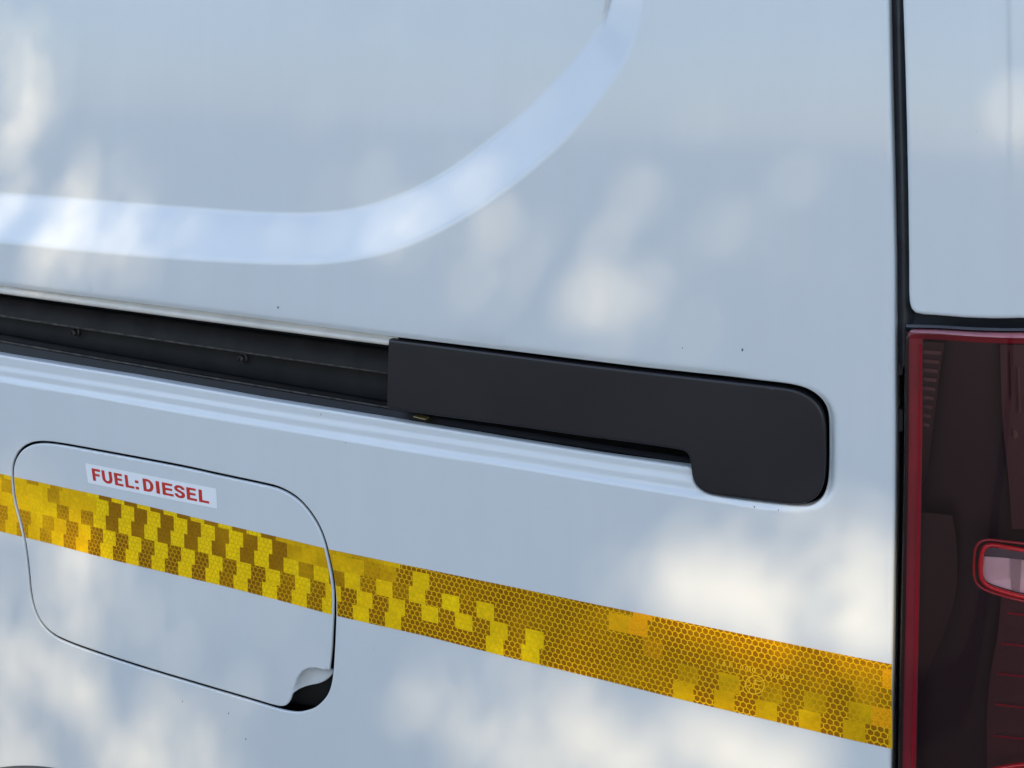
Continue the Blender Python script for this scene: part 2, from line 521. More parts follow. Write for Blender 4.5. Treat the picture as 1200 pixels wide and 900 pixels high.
strip3('dust_highlight_line', [row(398.8, 476.4, .0176, x1=LX), row(400.3, 477.6, .0164, x1=LX), row(401.6, 478.6, .0172, x1=LX)], M_dust_hi, rail)  # broken dusty line, with a highlight painted into its tone
strip3('rail_ledge', [row(400.5, 478, .0180), row(403, 480, .0150), row(405, 481.6, .0153), row(409, 484.4, .0128), row(411.5, 486.4, .0130), row(416, 490.4, .0095), row(420, 494.6, .0082), row(424, 499, .0080)], M_raillow, rail)
def bolt(u, v, dep, r, parent):
    c = un(np.array([float(u)]), np.array([float(v)]), dep)[0]
    V = []; F = []
    rings = [(r * 1.3, .0), (r * 1.3, -.0012), (r, -.0018), (r * .92, -.0052), (r * .55, -.0060), (r * .5, -.0045)]
    n = 12
    for rr, dy in rings:
        for k in range(n):
            t = 2 * math.pi * k / n
            V.append((c[0] + rr * math.cos(t), c[1] + dy, c[2] + rr * math.sin(t)))
    for q in range(len(rings) - 1):
        for k in range(n):
            F.append((q * n + k, q * n + (k + 1) % n, (q + 1) * n + (k + 1) % n, (q + 1) * n + k))
    F.append(tuple(range((len(rings) - 1) * n, len(rings) * n)))
    return mk('bolt', V, F, M_bolt, parent, False)
bolt(90, 388.5, .0298, .0030, rail)
bolt(286, 419, .0298, .0030, rail)

# ------------------------------------------------------------------ rail end cover
cv = [(455.5, 398.5), (500, 404), (600, 417), (700, 430), (800, 441.5), (870, 449.5), (917, 454.5), (938, 459), (954, 469), (963, 482), (966, 497), (966.5, 525), (966.3, 550), (964, 571), (956, 584.5), (941, 590.7), (925, 591), (917, 590), (882, 585.7), (848, 581.5), (831, 579), (822, 575), (815.5, 569), (811.5, 560), (810, 549), (808.8, 537), (805.5, 530.5), (799, 527.5), (785, 525), (750, 520), (675, 510), (600, 499), (520, 488.5), (456, 479.5), (453.3, 477), (453.3, 472), (455, 402)]
cpx = np.array(cv, float)
cover_xz = xz(cv, .0006)
cover_xz = resample(np.vstack([cover_xz[:1], smooth(cover_xz[1:-1], it=2), cover_xz[-1:]]), .0016, True)
cover_xz = offset(cover_xz, -.0011)
sheet('rail_end_cover', cover_xz, [], lambda P: .0006 * np.ones(len(P)), M_plastic, van, coarse=.006, rolls=[(.0013, .0048)])
# brass bar added to stand in for a yellow glint under the cover
M_glint = simple('glint_yellow', (.62, .45, .16), .3, metal=.8)
cl0 = un(np.array([484., 498.]), np.array([487.6, 491.0]), .004)
cl1 = cl0 + np.array([0, .001, -.0011])
cl2 = cl0 + np.array([0, .006, 0]); cl3 = cl1 + np.array([0, .006, 0])
mk('clip', np.vstack([cl0, cl1, cl2, cl3]), [(0, 1, 3, 2), (0, 4, 5, 1), (2, 3, 7, 6), (0, 2, 6, 4), (1, 5, 7, 3)], M_glint, van, False)

# ------------------------------------------------------------------ black seal in the shut line
sealx0 = np.array([[p[0], p[1]] for p in resample(edgeR, .01)])
def col_strip(name, uoffs, vs_, mat, parent):
    rows = []
    for (uu, dd) in uoffs:
        p = un(np.array([uu(v) for v in vs_]), np.array(vs_, float), dd)
        rows.append(p)
    n = len(vs_); V = np.vstack(rows); F = []
    for r in range(len(rows) - 1):
        for i in range(n - 1):
            F.append((r * n + i, r * n + i + 1, (r + 1) * n + i + 1, (r + 1) * n + i))
    return mk(name, V, F, mat, parent)
vv = np.linspace(-420, 1180, 90)
uR = lambda v: float(np.interp(v, [-420, 0, 100, 200, 300, 400, 500, 600, 700, 800, 900, 1180], [1036, 1043, 1045, 1047.5, 1049.5, 1050, 1050.5, 1050, 1048.5, 1047, 1045.5, 1041]))
col_strip('door_seal', [(lambda v: uR(v) - 6, .016), (lambda v: uR(v) + 3, .0125), (lambda v: uR(v) + 6, .0105), (lambda v: uR(v) + 9, .0095), (lambda v: uR(v) + 12, .0100), (lambda v: uR(v) + 16, .0120), (lambda v: uR(v) + 26, .024)],
          np.linspace(-420, 430, 70), M_rubber, van)
col_strip('shut_line_channel', [(lambda v: uR(v) - 8, .020), (lambda v: uR(v) + 8, .032), (lambda v: uR(v) + 40, .034)], np.linspace(400, 1180, 60), M_dark, van)
# little buffer blocks in the gap beside the lamp
def block(name, u, v, dep, sx, sy, sz, mat, parent, b=.0008):
    c = un(np.array([float(u)]), np.array([float(v)]), dep)[0]
    bm = bmesh.new(); bmesh.ops.create_cube(bm, size=1)
    for q in bm.verts: q.co = Vector((q.co.x * sx, q.co.y * sy, q.co.z * sz))
    bmesh.ops.bevel(bm, geom=bm.edges[:], offset=b, segments=2, affect='EDGES')
    for q in bm.verts: q.co += Vector(c)
    me = bpy.data.meshes.new(name); bm.to_mesh(me); bm.free(); me.materials.append(mat)
    o = bpy.data.objects.new(name, me); col.objects.link(o); o.parent = parent
    return o
for (v, h) in ((430, .008), (490, .014)):
    block('buffer', 1054.5, v, .016, .0045, .010, h, M_rubber, van)

# ------------------------------------------------------------------ rear door skin above the lamp (wraps the corner)
rd_left = xz([(1058, 0), (1060.5, 75), (1062.5, 150), (1064, 225), (1065, 300), (1065.2, 345), (1066, 356), (1068.2, 363), (1072.5, 367.2), (1080, 369), (1095, 370), (1130, 372.8), (1165, 374), (1196, 373.5)])
zb = rd_left[-1, 1]
XEND = XC + .132
rd = np.vstack([[rd_left[0, 0] - .002, TOPZ], rd_left, [[XEND, zb + .004], [XEND, TOPZ]]])
rd = resample(rd, .0015, True)
rd = offset(rd, -.0020)
sheet('rear_door', rd, [], lambda P: np.full(len(P), .0008), M_paint, van, coarse=.006, rolls=[(.0022, .016)])

# dark body behind everything, so no light leaks through the gaps
def shell():
    xs = np.linspace(LEFTX, XEND, 40); zs = np.linspace(BOTZ, TOPZ, 12)
    V = []; F = []
    for z in zs:
        for x in xs: V.append((x, float(S(x, z)) + .042, z))
    n = len(xs)
    for j in range(len(zs) - 1):
        for i in range(n - 1):
            # leave the wheel arch open
            cx, cz = (xs[i] + xs[i + 1]) / 2, (zs[j] + zs[j + 1]) / 2
            F.append((j * n + i, j * n + i + 1, (j + 1) * n + i + 1, (j + 1) * n + i))
    return mk('inner_shell', V, F, M_dark, van, False)
shell()
# black moulding round the wheel arch
def arch():
    V = []; F = []
    A = np.linspace(an, math.pi - an, 120); prof = [(-.016, .012), (-.014, .0), (-.008, -.007), (.0, -.008), (.0035, -.0045), (.0045, .001), (.004, .004)]
    prof = [(r - .0045, d) for r, d in prof]
    for t in A:
        for (r, d) in prof:
            x = ac[0] + (AR + r) * math.cos(t); z = ac[1] + (AR + r) * math.sin(t)
            V.append((x, float(S(x, z)) + d, z))
    n = len(prof)
    for i in range(len(A) - 1):
        for k in range(n - 1):
            F.append((i * n + k, i * n + k + 1, (i + 1) * n + k + 1, (i + 1) * n + k))
    return mk('wheel_arch_moulding', V, F, M_rubber, van)
arch()

# ------------------------------------------------------------------ tail lamp
def tinted(name, c, rough=.02, opa=.25, body=(.1, .01, .012)):
    """clear moulded plastic with colour in it: see-through, glossy, partly milky"""
    m, nt, b = new_mat(name)
    tr = N(nt, 'ShaderNodeBsdfTransparent'); tr.inputs[0].default_value = (*c, 1)
    b.inputs['Base Color'].default_value = (*body, 1); b.inputs['Roughness'].default_value = rough
    b.inputs['Coat Weight'].default_value = 1; b.inputs['Coat Roughness'].default_value = .02
    gl = N(nt, 'ShaderNodeBsdfGlossy'); gl.inputs['Roughness'].default_value = rough
    fr = N(nt, 'ShaderNodeFresnel'); fr.inputs['IOR'].default_value = 1.5
    mx = N(nt, 'ShaderNodeMixShader'); mx.inputs[0].default_value = opa
    nt.links.new(tr.outputs[0], mx.inputs[1]); nt.links.new(b.outputs[0], mx.inputs[2])
    mx2 = N(nt, 'ShaderNodeMixShader'); nt.links.new(fr.outputs[0], mx2.inputs[0])
    nt.links.new(mx.outputs[0], mx2.inputs[1]); nt.links.new(gl.outputs[0], mx2.inputs[2])
    nt.links.new(mx2.outputs[0], nt.nodes['Material Output'].inputs[0])
    return m
M_lens = tinted('smoked_red_lens', (.95, .76, .79), .02, .05, (.08, .02, .024))
M_redband = simple('red_band', (.34, .014, .035), .28, coat=1, var=.25, vs=25)
M_redhi = simple('top_rim_highlight', (.92, .52, .58), .22, coat=1, var=.15, vs=40)
M_guide = simple('red_light_guide', (.80, .015, .06), .2, coat=1, var=.1)
M_lampblk = simple('lamp_black', (.015, .006, .0085), .3, var=.12, vs=6)
M_lampbrn = simple('lamp_reflector_brown', (.030, .015, .016), .35, var=.25, vs=25)
M_lampbrn2 = simple('lamp_reflector_wine', (.062, .020, .026), .35, var=.2, vs=25)
M_rib = simple('lamp_rib', (.13, .065, .06), .25, coat=1, var=.2)
M_ribred = simple('red_rib', (.55, .03, .06), .25, coat=1)
M_ring = simple('red_ring', (.95, .01, .025), .15, coat=1, var=.08)
M_ring2 = simple('dark_red_ring', (.50, .02, .03), .2, coat=1)
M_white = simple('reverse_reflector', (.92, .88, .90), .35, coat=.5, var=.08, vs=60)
M_lampgrey = simple('lamp_seal', (.14, .14, .16), .5)
M_grey = simple('reverse_reflector_grey', (.16, .17, .19), .2, metal=.3)

lamp = bpy.data.objects.new('tail_lamp', None); col.objects.link(lamp); lamp.parent = van
def pxrow(pts, d):
    a = np.array(pts, float); return un(a[:, 0], a[:, 1], d)
def patch(name, L, Rr, dL, dR, mat, parent, n=4, m=None):
    if name == 'reflector':
        L = smooth(np.array(L, float), it=2); Rr = smooth(np.array(Rr, float), it=2); n = 8
    """surface between two sight polylines with equal point counts"""
    a = pxrow(L, dL); b = pxrow(Rr, dR)
    V = []; F = []
    for i in range(n + 1):
        t = i / n; q = a * (1 - t) + b * t
        V.append(q)
    k = len(L); V = np.vstack(V)
    for i in range(n):
        for j in range(k - 1):
            F.append((i * k + j, i * k + j + 1, (i + 1) * k + j + 1, (i + 1) * k + j))
    return mk(name, V, F, mat, parent)
# left edge of the lamp follows the gap, bottom carried on below the frame
uL = lambda v: float(np.interp(v, [385, 395, 500, 600, 700, 800, 900, 1050], [1060.5, 1060, 1060, 1058.5, 1056.5, 1054.5, 1052.5, 1050]))
zlt = xz([(1061, 386)])[0]
def lamp_outline(ins, right=None):
    pts = [(uL(v) + ins, v) for v in (1050, 950, 850, 750, 650, 550, 450, 402 + ins * .6)]
    pts += [(uL(395) + ins + 2, 392 + ins * .9), (uL(390) + ins + 7, 387 + ins * .8)]
    pts += [(1100, 387.5 + ins * .8), (1140, 390 + ins * .8), (1175, 391 + ins * .8), (1197, 391 + ins * .8)]
    return pts
base = xz(lamp_outline(0))
xe = XC + .125
lo_ = np.vstack([base, [[xe, base[-1, 1] + .001], [xe, base[0, 1]]]])
lo_ = offset(resample(lo_, .0025, True), -.0022)
sheet('lens', lo_, [], lambda P: np.full(len(P), .0006), M_lens, lamp, coarse=.006, rolls=[(.0028, .004)])
# moulded side wall of the housing
lw = offset(lo_, .0004)
a0 = side3(lw, .004 * np.ones(len(lw))); a1 = side3(offset(lw, .0005), .026 * np.ones(len(lw)))
nL = len(lw)
mk('housing_wall', np.vstack([a0, a1]), [(i, (i + 1) % nL, nL + (i + 1) % nL, nL + i) for i in range(nL)], M_lampblk, lamp)
# back of the housing
bx = [[lo_[:, 0].min(), lo_[:, 1].min()], [xe, lo_[:, 1].min()], [xe, lo_[:, 1].max()], [lo_[:, 0].min(), lo_[:, 1].max()]]
bxs = np.array(bx)
def backing():
    xs = np.linspace(bxs[0, 0] + .001, xe - .002, 26); zs = np.linspace(bxs[0, 1] + .001, bxs[2, 1] - .002, 6)
    V = [(x, float(S(x, z)) + .026, z) for z in zs for x in xs]; n = len(xs)
    F = [(j * n + i, j * n + i + 1, (j + 1) * n + i + 1, (j + 1) * n + i) for j in range(len(zs) - 1) for i in range(n - 1)]
    return mk('housing_back', V, F, M_lampblk, lamp)
backing()
VS = list(np.linspace(388, 1050, 30))
# left red band, then the bright light guide at its inner edge
patch('red_band', [(uL(v) + 1.5, v) for v in VS], [(uL(v) + 21, v) for v in VS], .0042, .0050, M_redband, lamp)
gv = list(np.linspace(404, 1050, 30))
gR = lambda v: float(np.interp(v, [404, 500, 600, 700, 800, 900, 1050], [1080, 1079.2, 1078.2, 1076, 1073.6, 1071.6, 1069]))
patch('light_guide', [(gR(v) - 3.2, v) for v in gv], [(gR(v) - .2, v) for v in gv], .0030, .0042, M_guide, lamp, n=3)
patch('dark_edge', [(uL(v) + 0.4, v) for v in VS], [(uL(v) + 5, v) for v in VS], .0030, .0036, M_lampblk, lamp, n=2)
# top band: rim painted pale as its sky highlight, red below
US = [1062, 1066, 1068, 1071, 1075] + list(np.linspace(1080, 1330, 36))
tv = lambda u: float(np.interp(u, [1060, 1100, 1140, 1175, 1200, 1330], [386.5, 387.5, 390, 391, 391, 391]))
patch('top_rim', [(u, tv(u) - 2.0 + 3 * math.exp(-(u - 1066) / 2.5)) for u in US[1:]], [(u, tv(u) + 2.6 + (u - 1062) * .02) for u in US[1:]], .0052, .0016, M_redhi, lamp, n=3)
patch('top_red_band', [(u, tv(u) + 2.8 + (u - 1062) * .02) for u in US], [(u, tv(u) + 10 + (u - 1062) * .012) for u in US], .0030, .0042, M_redband, lamp, n=3)
# brown ribbed reflector down the left
lbL = [(1080, 400), (1080, 440), (1080, 480), (1080, 520), (1079, 560), (1078, 566)]
lbR = [(1107, 402), (1101, 440), (1096, 480), (1091, 520), (1087, 560), (1080, 568)]
patch('reflector', lbL, lbR, .010, .012, M_lampbrn, lamp)
for k in range(9):
    v = 410 + k * 10.6
    u1 = 1103 - (v - 405) * .15
    patch('rib', [(1082, v), (1082, v + 1.8), (1082, v + 4.2)], [(u1, v + 2), (u1, v + 3.6), (u1, v + 6)], .0088, .0098, M_rib, lamp, n=3)
lcL = [(1078, 600), (1078, 640), (1077, 690), (1075, 735), (1074, 775), (1072, 815)]
lcR = [(1116, 604), (1122, 640), (1122, 690), (1110, 735), (1092, 775), (1074, 818)]
patch('reflector', lcL, lcR, .011, .014, M_lampbrn, lamp)
# right-hand reflector with red ribs, partly cut by the frame
rL = [(1173, 700), (1170, 740), (1163, 775), (1158, 810), (1156, 850), (1157, 890), (1158, 1040)]
rR = [(1290, 712), (1290, 750), (1290, 785), (1290, 815), (1290, 855), (1290, 890), (1290, 1040)]
patch('reflector', rL, rR, .013, .013, M_lampbrn2, lamp, n=8)
for k, v in enumerate((717, 752.5, 788, 824, 861)):
    u0 = (1180, 1173, 1169, 1166, 1165)[k]
    us = list(np.linspace(u0, 1290, 14))
    vsn = [v + min((u - u0) * .12, 3.5) for u in us]
    patch('rib', [(u, q) for u, q in zip(us, vsn)], [(u, q + 2.6) for u, q in zip(us, vsn)], .0125, .0108, M_ribred, lamp, n=2)
# right-hand upper reflector
patch('reflector', [(1172, 404), (1173, 450), (1175, 500), (1182, 560), (1186, 620)], [(1290, 404), (1290, 450), (1290, 500), (1290, 560), (1290, 620)], .012, .012, M_lampbrn2, lamp, n=8)
for (u, v0, v1, wd) in ((1184, 412, 470, 1.6), (1193, 430, 485, 2.0), (1187, 504, 514, 5.0)):
    patch('facet', [(u, v0), (u + 1, v1)], [(u + wd, v0 + 1), (u + wd + 2, v1 - 2)], .0108, .0112, M_rib, lamp, n=2)
# smooth dark centre shell
cL = [(1107, 402), (1101, 440), (1096, 480), (1091, 520), (1087, 560), (1100, 600)]
# reversing lamp: two red rings and a clear bowl
ringpx = [(1290, 651), (1240, 643), (1197, 636.5), (1175, 634), (1160, 632), (1150, 633.5), (1143.5, 640), (1141.5, 652), (1141, 666), (1141.5, 677), (1145, 685), (1154, 691.5), (1170, 697), (1197, 704), (1240, 714), (1290, 725)]
def tube(name, px, d, r, mat, parent, n=8, inset=None):
    p = smooth(np.array(px, float), it=2)
    q = un(p[:, 0], p[:, 1], d)
    V = []; F = []
    for i in range(len(q)):
        a = q[max(i - 1, 0)]; b = q[min(i + 1, len(q) - 1)]; t = (b - a) / np.linalg.norm(b - a)
        e1 = np.cross(t, [0, 1, 0]); e1 /= np.linalg.norm(e1); e2 = np.cross(t, e1)
        for k in range(n):
            w_ = 2 * math.pi * k / n
            V.append(q[i] + r * (math.cos(w_) * e1 + math.sin(w_) * e2))
    for i in range(len(q) - 1):
        for k in range(n):
            F.append((i * n + k, i * n + (k + 1) % n, (i + 1) * n + (k + 1) % n, (i + 1) * n + k))
    return mk(name, V, F, mat, parent)
tube('ring', ringpx, .0035, .00085, M_ring2, lamp)
inr = [(1290, 662), (1240, 652.5), (1197, 644), (1175, 640.5), (1163, 638), (1155, 640), (1151, 646), (1149.5, 655), (1149, 666), (1150, 677), (1153, 683), (1160, 688), (1175, 693), (1197, 699), (1240, 708), (1290, 719)]
tube('inner_ring', inr, .0048, .0014, M_ring, lamp)
bowl = [(1290, 664), (1240, 655), (1197, 647), (1175, 643.5), (1160, 641), (1155, 645), (1153, 655), (1152, 668), (1153, 677), (1158, 683), (1175, 689), (1197, 695), (1240, 704), (1290, 713)]
bq = smooth(np.array(bowl, float), it=1)
bb = un(bq[:, 0], bq[:, 1], .0085); cc = un(np.array([1225.]), np.array([672.]), .011)
mk('reverse_bowl', np.vstack([bb, cc]), [(i, (i + 1) % len(bb), len(bb)) for i in range(len(bb))], M_white, lamp, False)
patch('bowl_top_strip', [(1154, 641), (1175, 643), (1197, 647), (1240, 654), (1290, 663)], [(1153, 652), (1175, 653.5), (1197, 656), (1240, 663), (1290, 672)], .0062, .0075, M_grey, lamp, n=2)  # darker grey strip along the bowl's top
patch('bowl_facet', [(1186, 656), (1186, 692)], [(1197, 657), (1195, 694)], .0078, .0082, simple('facet_mauve', (.50, .46, .48), .3), lamp, n=2)
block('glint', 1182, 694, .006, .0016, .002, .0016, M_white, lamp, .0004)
# lower red reflector just entering the frame
tube('lower_ring', [(1160, 903), (1170, 900.5), (1180, 898.5), (1197, 896), (1240, 892), (1290, 889)], .005, .0014, M_ring, lamp)

# lens gutter above the lamp (black gap with small lip)
patch('lamp_gutter', [(u, tv(u) - 26) for u in US], [(u, tv(u) + 1) for u in US], .024, .013, M_rubber, van, n=3)
patch('gutter_lip', [(u, tv(u) - 6.5) for u in US], [(u, tv(u) - 3.2) for u in US], .0060, .0022, M_lampgrey, van, n=2)

# ------------------------------------------------------------------ retro-reflective tape
def tape_mat():
    m, nt, b = new_mat('reflective_tape')
    L = nt.links.new
    uv = N(nt, 'ShaderNodeUVMap'); uv.uv_map = 'UVMap'
    def vm(op, a, bb=None):
        n = N(nt, 'ShaderNodeVectorMath', operation=op)
        for i, q in enumerate((a, bb)):
            if q is None: continue
            if isinstance(q, tuple): n.inputs[i].default_value = q
            else: L(q, n.inputs[i])
        return n
    def mm(op, a, bb=None, c=None):
        n = N(nt, 'ShaderNodeMath', operation=op)
        for i, q in enumerate((a, bb, c)):
            if q is None: continue
            if isinstance(q, (int, float)): n.inputs[i].default_value = q
            else: L(q, n.inputs[i])
        return n.outputs[0]
    # slight wobble so that cells are not ruler-perfect
    nz = noise(nt, 2.6, 1, .5, vec=uv.outputs[0])
    wob = vm('SUBTRACT', nz.outputs['Color'], (.5, .5, .5)); wob2 = vm('SCALE', wob.outputs[0]); wob2.inputs['Scale'].default_value = .22
    p = vm('ADD', uv.outputs[0], wob2.outputs[0])
    r = (1.0, 1.7320508, 1.0); h = (.5, .8660254, 0)
    a = vm('SUBTRACT', vm('MODULO', p.outputs[0], r).outputs[0], h)
    p2 = vm('SUBTRACT', p.outputs[0], h)
    bq_ = vm('SUBTRACT', vm('MODULO', p2.outputs[0], r).outputs[0], h)
    def hexd(v):
        ab = vm('ABSOLUTE', v); sp = N(nt, 'ShaderNodeSeparateXYZ'); L(ab.outputs[0], sp.inputs[0])
        d2 = mm('ADD', mm('MULTIPLY', sp.outputs[0], .5), mm('MULTIPLY', sp.outputs[1], .8660254))
        return mm('MAXIMUM', sp.outputs[0], d2)
    hd = mm('MINIMUM', hexd(a.outputs[0]), hexd(bq_.outputs[0]))     # .5 on a cell's border
    line = N(nt, 'ShaderNodeMapRange'); line.interpolation_type = 'SMOOTHSTEP'
    L(hd, line.inputs[0]); line.inputs[1].default_value = .375; line.inputs[2].default_value = .46
    at = N(nt, 'ShaderNodeAttribute', attribute_name='print'); sp = N(nt, 'ShaderNodeSeparateColor'); L(at.outputs['Color'], sp.inputs[0])
    bright, hexs, orange = sp.outputs[0], sp.outputs[1], sp.outputs[2]
    # the foil's sheen, painted into its colour, wanders slowly along its length
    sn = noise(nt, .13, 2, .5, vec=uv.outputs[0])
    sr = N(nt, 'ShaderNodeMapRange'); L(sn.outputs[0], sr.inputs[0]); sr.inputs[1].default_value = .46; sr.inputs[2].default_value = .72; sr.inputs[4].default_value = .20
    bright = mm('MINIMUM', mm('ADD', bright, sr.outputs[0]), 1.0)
    # cell fill colour, prism sheen painted in, by brightness of the print
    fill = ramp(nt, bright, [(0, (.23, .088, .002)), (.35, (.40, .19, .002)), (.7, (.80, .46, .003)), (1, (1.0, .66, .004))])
    wn = noise(nt, 1.1, 3, .6, vec=uv.outputs[0])
    fv = ramp(nt, wn.outputs[0], [(.3, (.86, .86, .86)), (.7, (1.12, 1.1, 1.0))])
    f2 = N(nt, 'ShaderNodeMix', data_type='RGBA', blend_type='MULTIPLY'); f2.inputs[0].default_value = 1
    L(fill.outputs[0], f2.inputs[6]); L(fv.outputs[0], f2.inputs[7])
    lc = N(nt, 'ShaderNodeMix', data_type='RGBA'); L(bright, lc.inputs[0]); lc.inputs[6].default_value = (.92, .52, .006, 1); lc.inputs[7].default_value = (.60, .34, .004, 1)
    mx = N(nt, 'ShaderNodeMix', data_type='RGBA'); L(mm('MULTIPLY', line.outputs[0], hexs), mx.inputs[0])
    L(f2.outputs[2], mx.inputs[6]); L(lc.outputs[2], mx.inputs[7])
    gn = noise(nt, 3.0, 2, .7, vec=uv.outputs[0])
    gr = ramp(nt, gn.outputs[0], [(.42, (0, 0, 0)), (.56, (1, 1, 1))])
    om = N(nt, 'ShaderNodeMix', data_type='RGBA'); L(mm('MULTIPLY', orange, mm('ADD', mm('MULTIPLY', gr.outputs[0], .6), .4)), om.inputs[0])
    L(mx.outputs[2], om.inputs[6]); om.inputs[7].default_value = (1.0, .40, .006, 1)
    L(om.outputs[2], b.inputs['Base Color'])
    b.inputs['Roughness'].default_value = .35
    b.inputs['Coat Weight'].default_value = .08; b.inputs['Coat Roughness'].default_value = .08; b.inputs['Specular IOR Level'].default_value = .15
    bump(nt, b, line.outputs[0], .25, .0003)
    return m
M_tape = tape_mat()
TZT, TZB = [], []
t_top = xz([(2, 555.5), (60, 568), (130, 583), (200, 599.5), (260, 614), (330, 630), (385, 643.5), (500, 667), (600, 687.5), (700, 708.5), (800, 728.5), (900, 749), (1000, 769.5), (1046, 778.5)])
t_bot = xz([(2, 623), (60, 637), (130, 655.5), (200, 672), (260, 686), (330, 704), (390, 720.5), (500, 745.5), (600, 771), (700, 795), (800, 820), (900, 843.5), (1000, 867.5), (1046, 877.5)])
def zc(t, x): return np.interp(x, t[:, 0], t[:, 1]) + (0 if x >= t[0, 0] else 0)
XE = float(xz([(1045.5, 830)])[0, 0])
BW, NR = .0136, 4
rows_t = [0, .065, .30, .535, .77, 1.0]
def u_of_x(x):        # horizontal place along the photo, used only to read off the printed pattern and painted sheen
    a = np.array([x, 0.0]) - CAM[:2]
    return 600 + FOC * (a[0] * CS + a[1] * SN) / (-a[0] * SN + a[1] * CS)
# the two edges of the flap's gap where the tape is cut
def gap_x(loop, z, side):
    xs = []
    for i in range(len(loop)):
        a, b_ = loop[i], loop[(i + 1) % len(loop)]
        if (a[1] > z) != (b_[1] > z): xs.append(a[0] + (z - a[1]) / (b_[1] - a[1]) * (b_[0] - a[0]))
    return min(xs) if side == 'L' else max(xs)
def tape_value(u, rr, cc_, par):  # brightness mixes the printed pattern with prism sheen painted per cell
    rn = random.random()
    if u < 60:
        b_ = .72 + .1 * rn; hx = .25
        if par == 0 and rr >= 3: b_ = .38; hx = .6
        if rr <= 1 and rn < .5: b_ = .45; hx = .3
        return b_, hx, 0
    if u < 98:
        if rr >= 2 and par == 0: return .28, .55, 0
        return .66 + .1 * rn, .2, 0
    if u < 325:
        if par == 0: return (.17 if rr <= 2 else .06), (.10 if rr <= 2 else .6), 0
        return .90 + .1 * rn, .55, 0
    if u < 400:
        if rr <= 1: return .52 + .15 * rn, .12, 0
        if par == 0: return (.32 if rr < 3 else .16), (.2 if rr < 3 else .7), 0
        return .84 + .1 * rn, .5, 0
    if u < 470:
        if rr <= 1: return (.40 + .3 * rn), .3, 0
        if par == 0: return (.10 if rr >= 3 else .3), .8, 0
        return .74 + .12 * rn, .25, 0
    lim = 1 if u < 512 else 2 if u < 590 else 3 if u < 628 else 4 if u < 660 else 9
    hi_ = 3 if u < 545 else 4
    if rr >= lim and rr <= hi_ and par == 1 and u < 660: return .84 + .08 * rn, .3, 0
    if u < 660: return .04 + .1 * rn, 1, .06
    # right-hand part: dark cells, a few flat ones, or orange ones painting glints
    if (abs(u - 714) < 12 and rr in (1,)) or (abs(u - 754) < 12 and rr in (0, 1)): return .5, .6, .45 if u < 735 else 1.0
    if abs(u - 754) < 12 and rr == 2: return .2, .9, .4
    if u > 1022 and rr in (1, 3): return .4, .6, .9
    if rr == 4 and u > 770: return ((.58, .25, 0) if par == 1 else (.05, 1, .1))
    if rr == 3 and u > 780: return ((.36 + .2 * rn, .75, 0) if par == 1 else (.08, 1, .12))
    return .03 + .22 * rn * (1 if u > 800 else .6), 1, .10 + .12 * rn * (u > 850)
def tape(parent, name, xL, xR):
    """xL, xR: functions of z giving the ends; printed, sheen-painted cells are the faces"""
    V = []; F = []; C = []; UV = []
    for rr in range(5):
        t0, t1 = rows_t[rr], rows_t[rr + 1]
        sh = -.25 * rr * BW
        shift = (rr + 1) // 2
        x = -.6201 - 27 * BW * 1.0
        cells = int((XE - x) / BW) + 3; x0_ = 27
        for c_ in range(cells):
            for sub in range(2):
                xa = x + (c_ + sub / 2) * BW + sh; xb = xa + BW / 2
                um = float(u_of_x(x + (c_ + .5) * BW + sh))
                par = (c_ - x0_ - shift) % 2
                random.seed((c_ - x0_) * 17 + rr * 131 + 5000)
                val = tape_value(um, rr, c_, par)
                quad = []
                xm = (xa + xb) / 2
                zt, zb_ = zc(t_top, xm), zc(t_bot, xm)
                def z_at(xx, t): return zc(t_top, xx) * (1 - t) + zc(t_bot, xx) * t
                ok = True
                zA, zB = z_at(xm, t0), z_at(xm, t1)
                for (q, t) in ((xa, t0), (xa, t1), (xb, t1), (xb, t0)):
                    zq = z_at(q, t)
                    q2 = min(max(q, xL(zq)), xR(zq))
                    quad.append((q2, z_at(q2, t)))
                if quad[3][0] - quad[0][0] < 1e-5 and quad[2][0] - quad[1][0] < 1e-5: continue
                n0 = len(V)
                for q in quad: V.append(q)
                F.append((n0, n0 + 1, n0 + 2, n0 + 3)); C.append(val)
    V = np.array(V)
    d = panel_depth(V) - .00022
    P = side3(V, d)
    o = mk(name, P, F, M_tape, parent)
    me = o.data
    ul = me.uv_layers.new(name='UVMap')
    HW = .00405
    dat = []
    for f in F:
        for i in f: dat += [(V[i, 0] + 2) / HW, (V[i, 1] + .03 * V[i, 0] + 1) / HW]
    ul.data.foreach_set('uv', dat)
    ca = me.color_attributes.new('print', 'FLOAT_COLOR', 'CORNER')
    cdv = []
    for f, c in zip(F, C):
        for _ in f: cdv += [c[0], c[1], c[2], 1]
    ca.data.foreach_set('color', cdv)
    return o
E = .0007
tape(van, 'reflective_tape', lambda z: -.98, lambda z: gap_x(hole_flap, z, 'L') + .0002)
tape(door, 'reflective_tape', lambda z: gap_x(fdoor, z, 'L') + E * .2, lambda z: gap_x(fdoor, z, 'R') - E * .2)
tape(van, 'reflective_tape', lambda z: gap_x(hole_flap, z, 'R') + .0001, lambda z: XE)

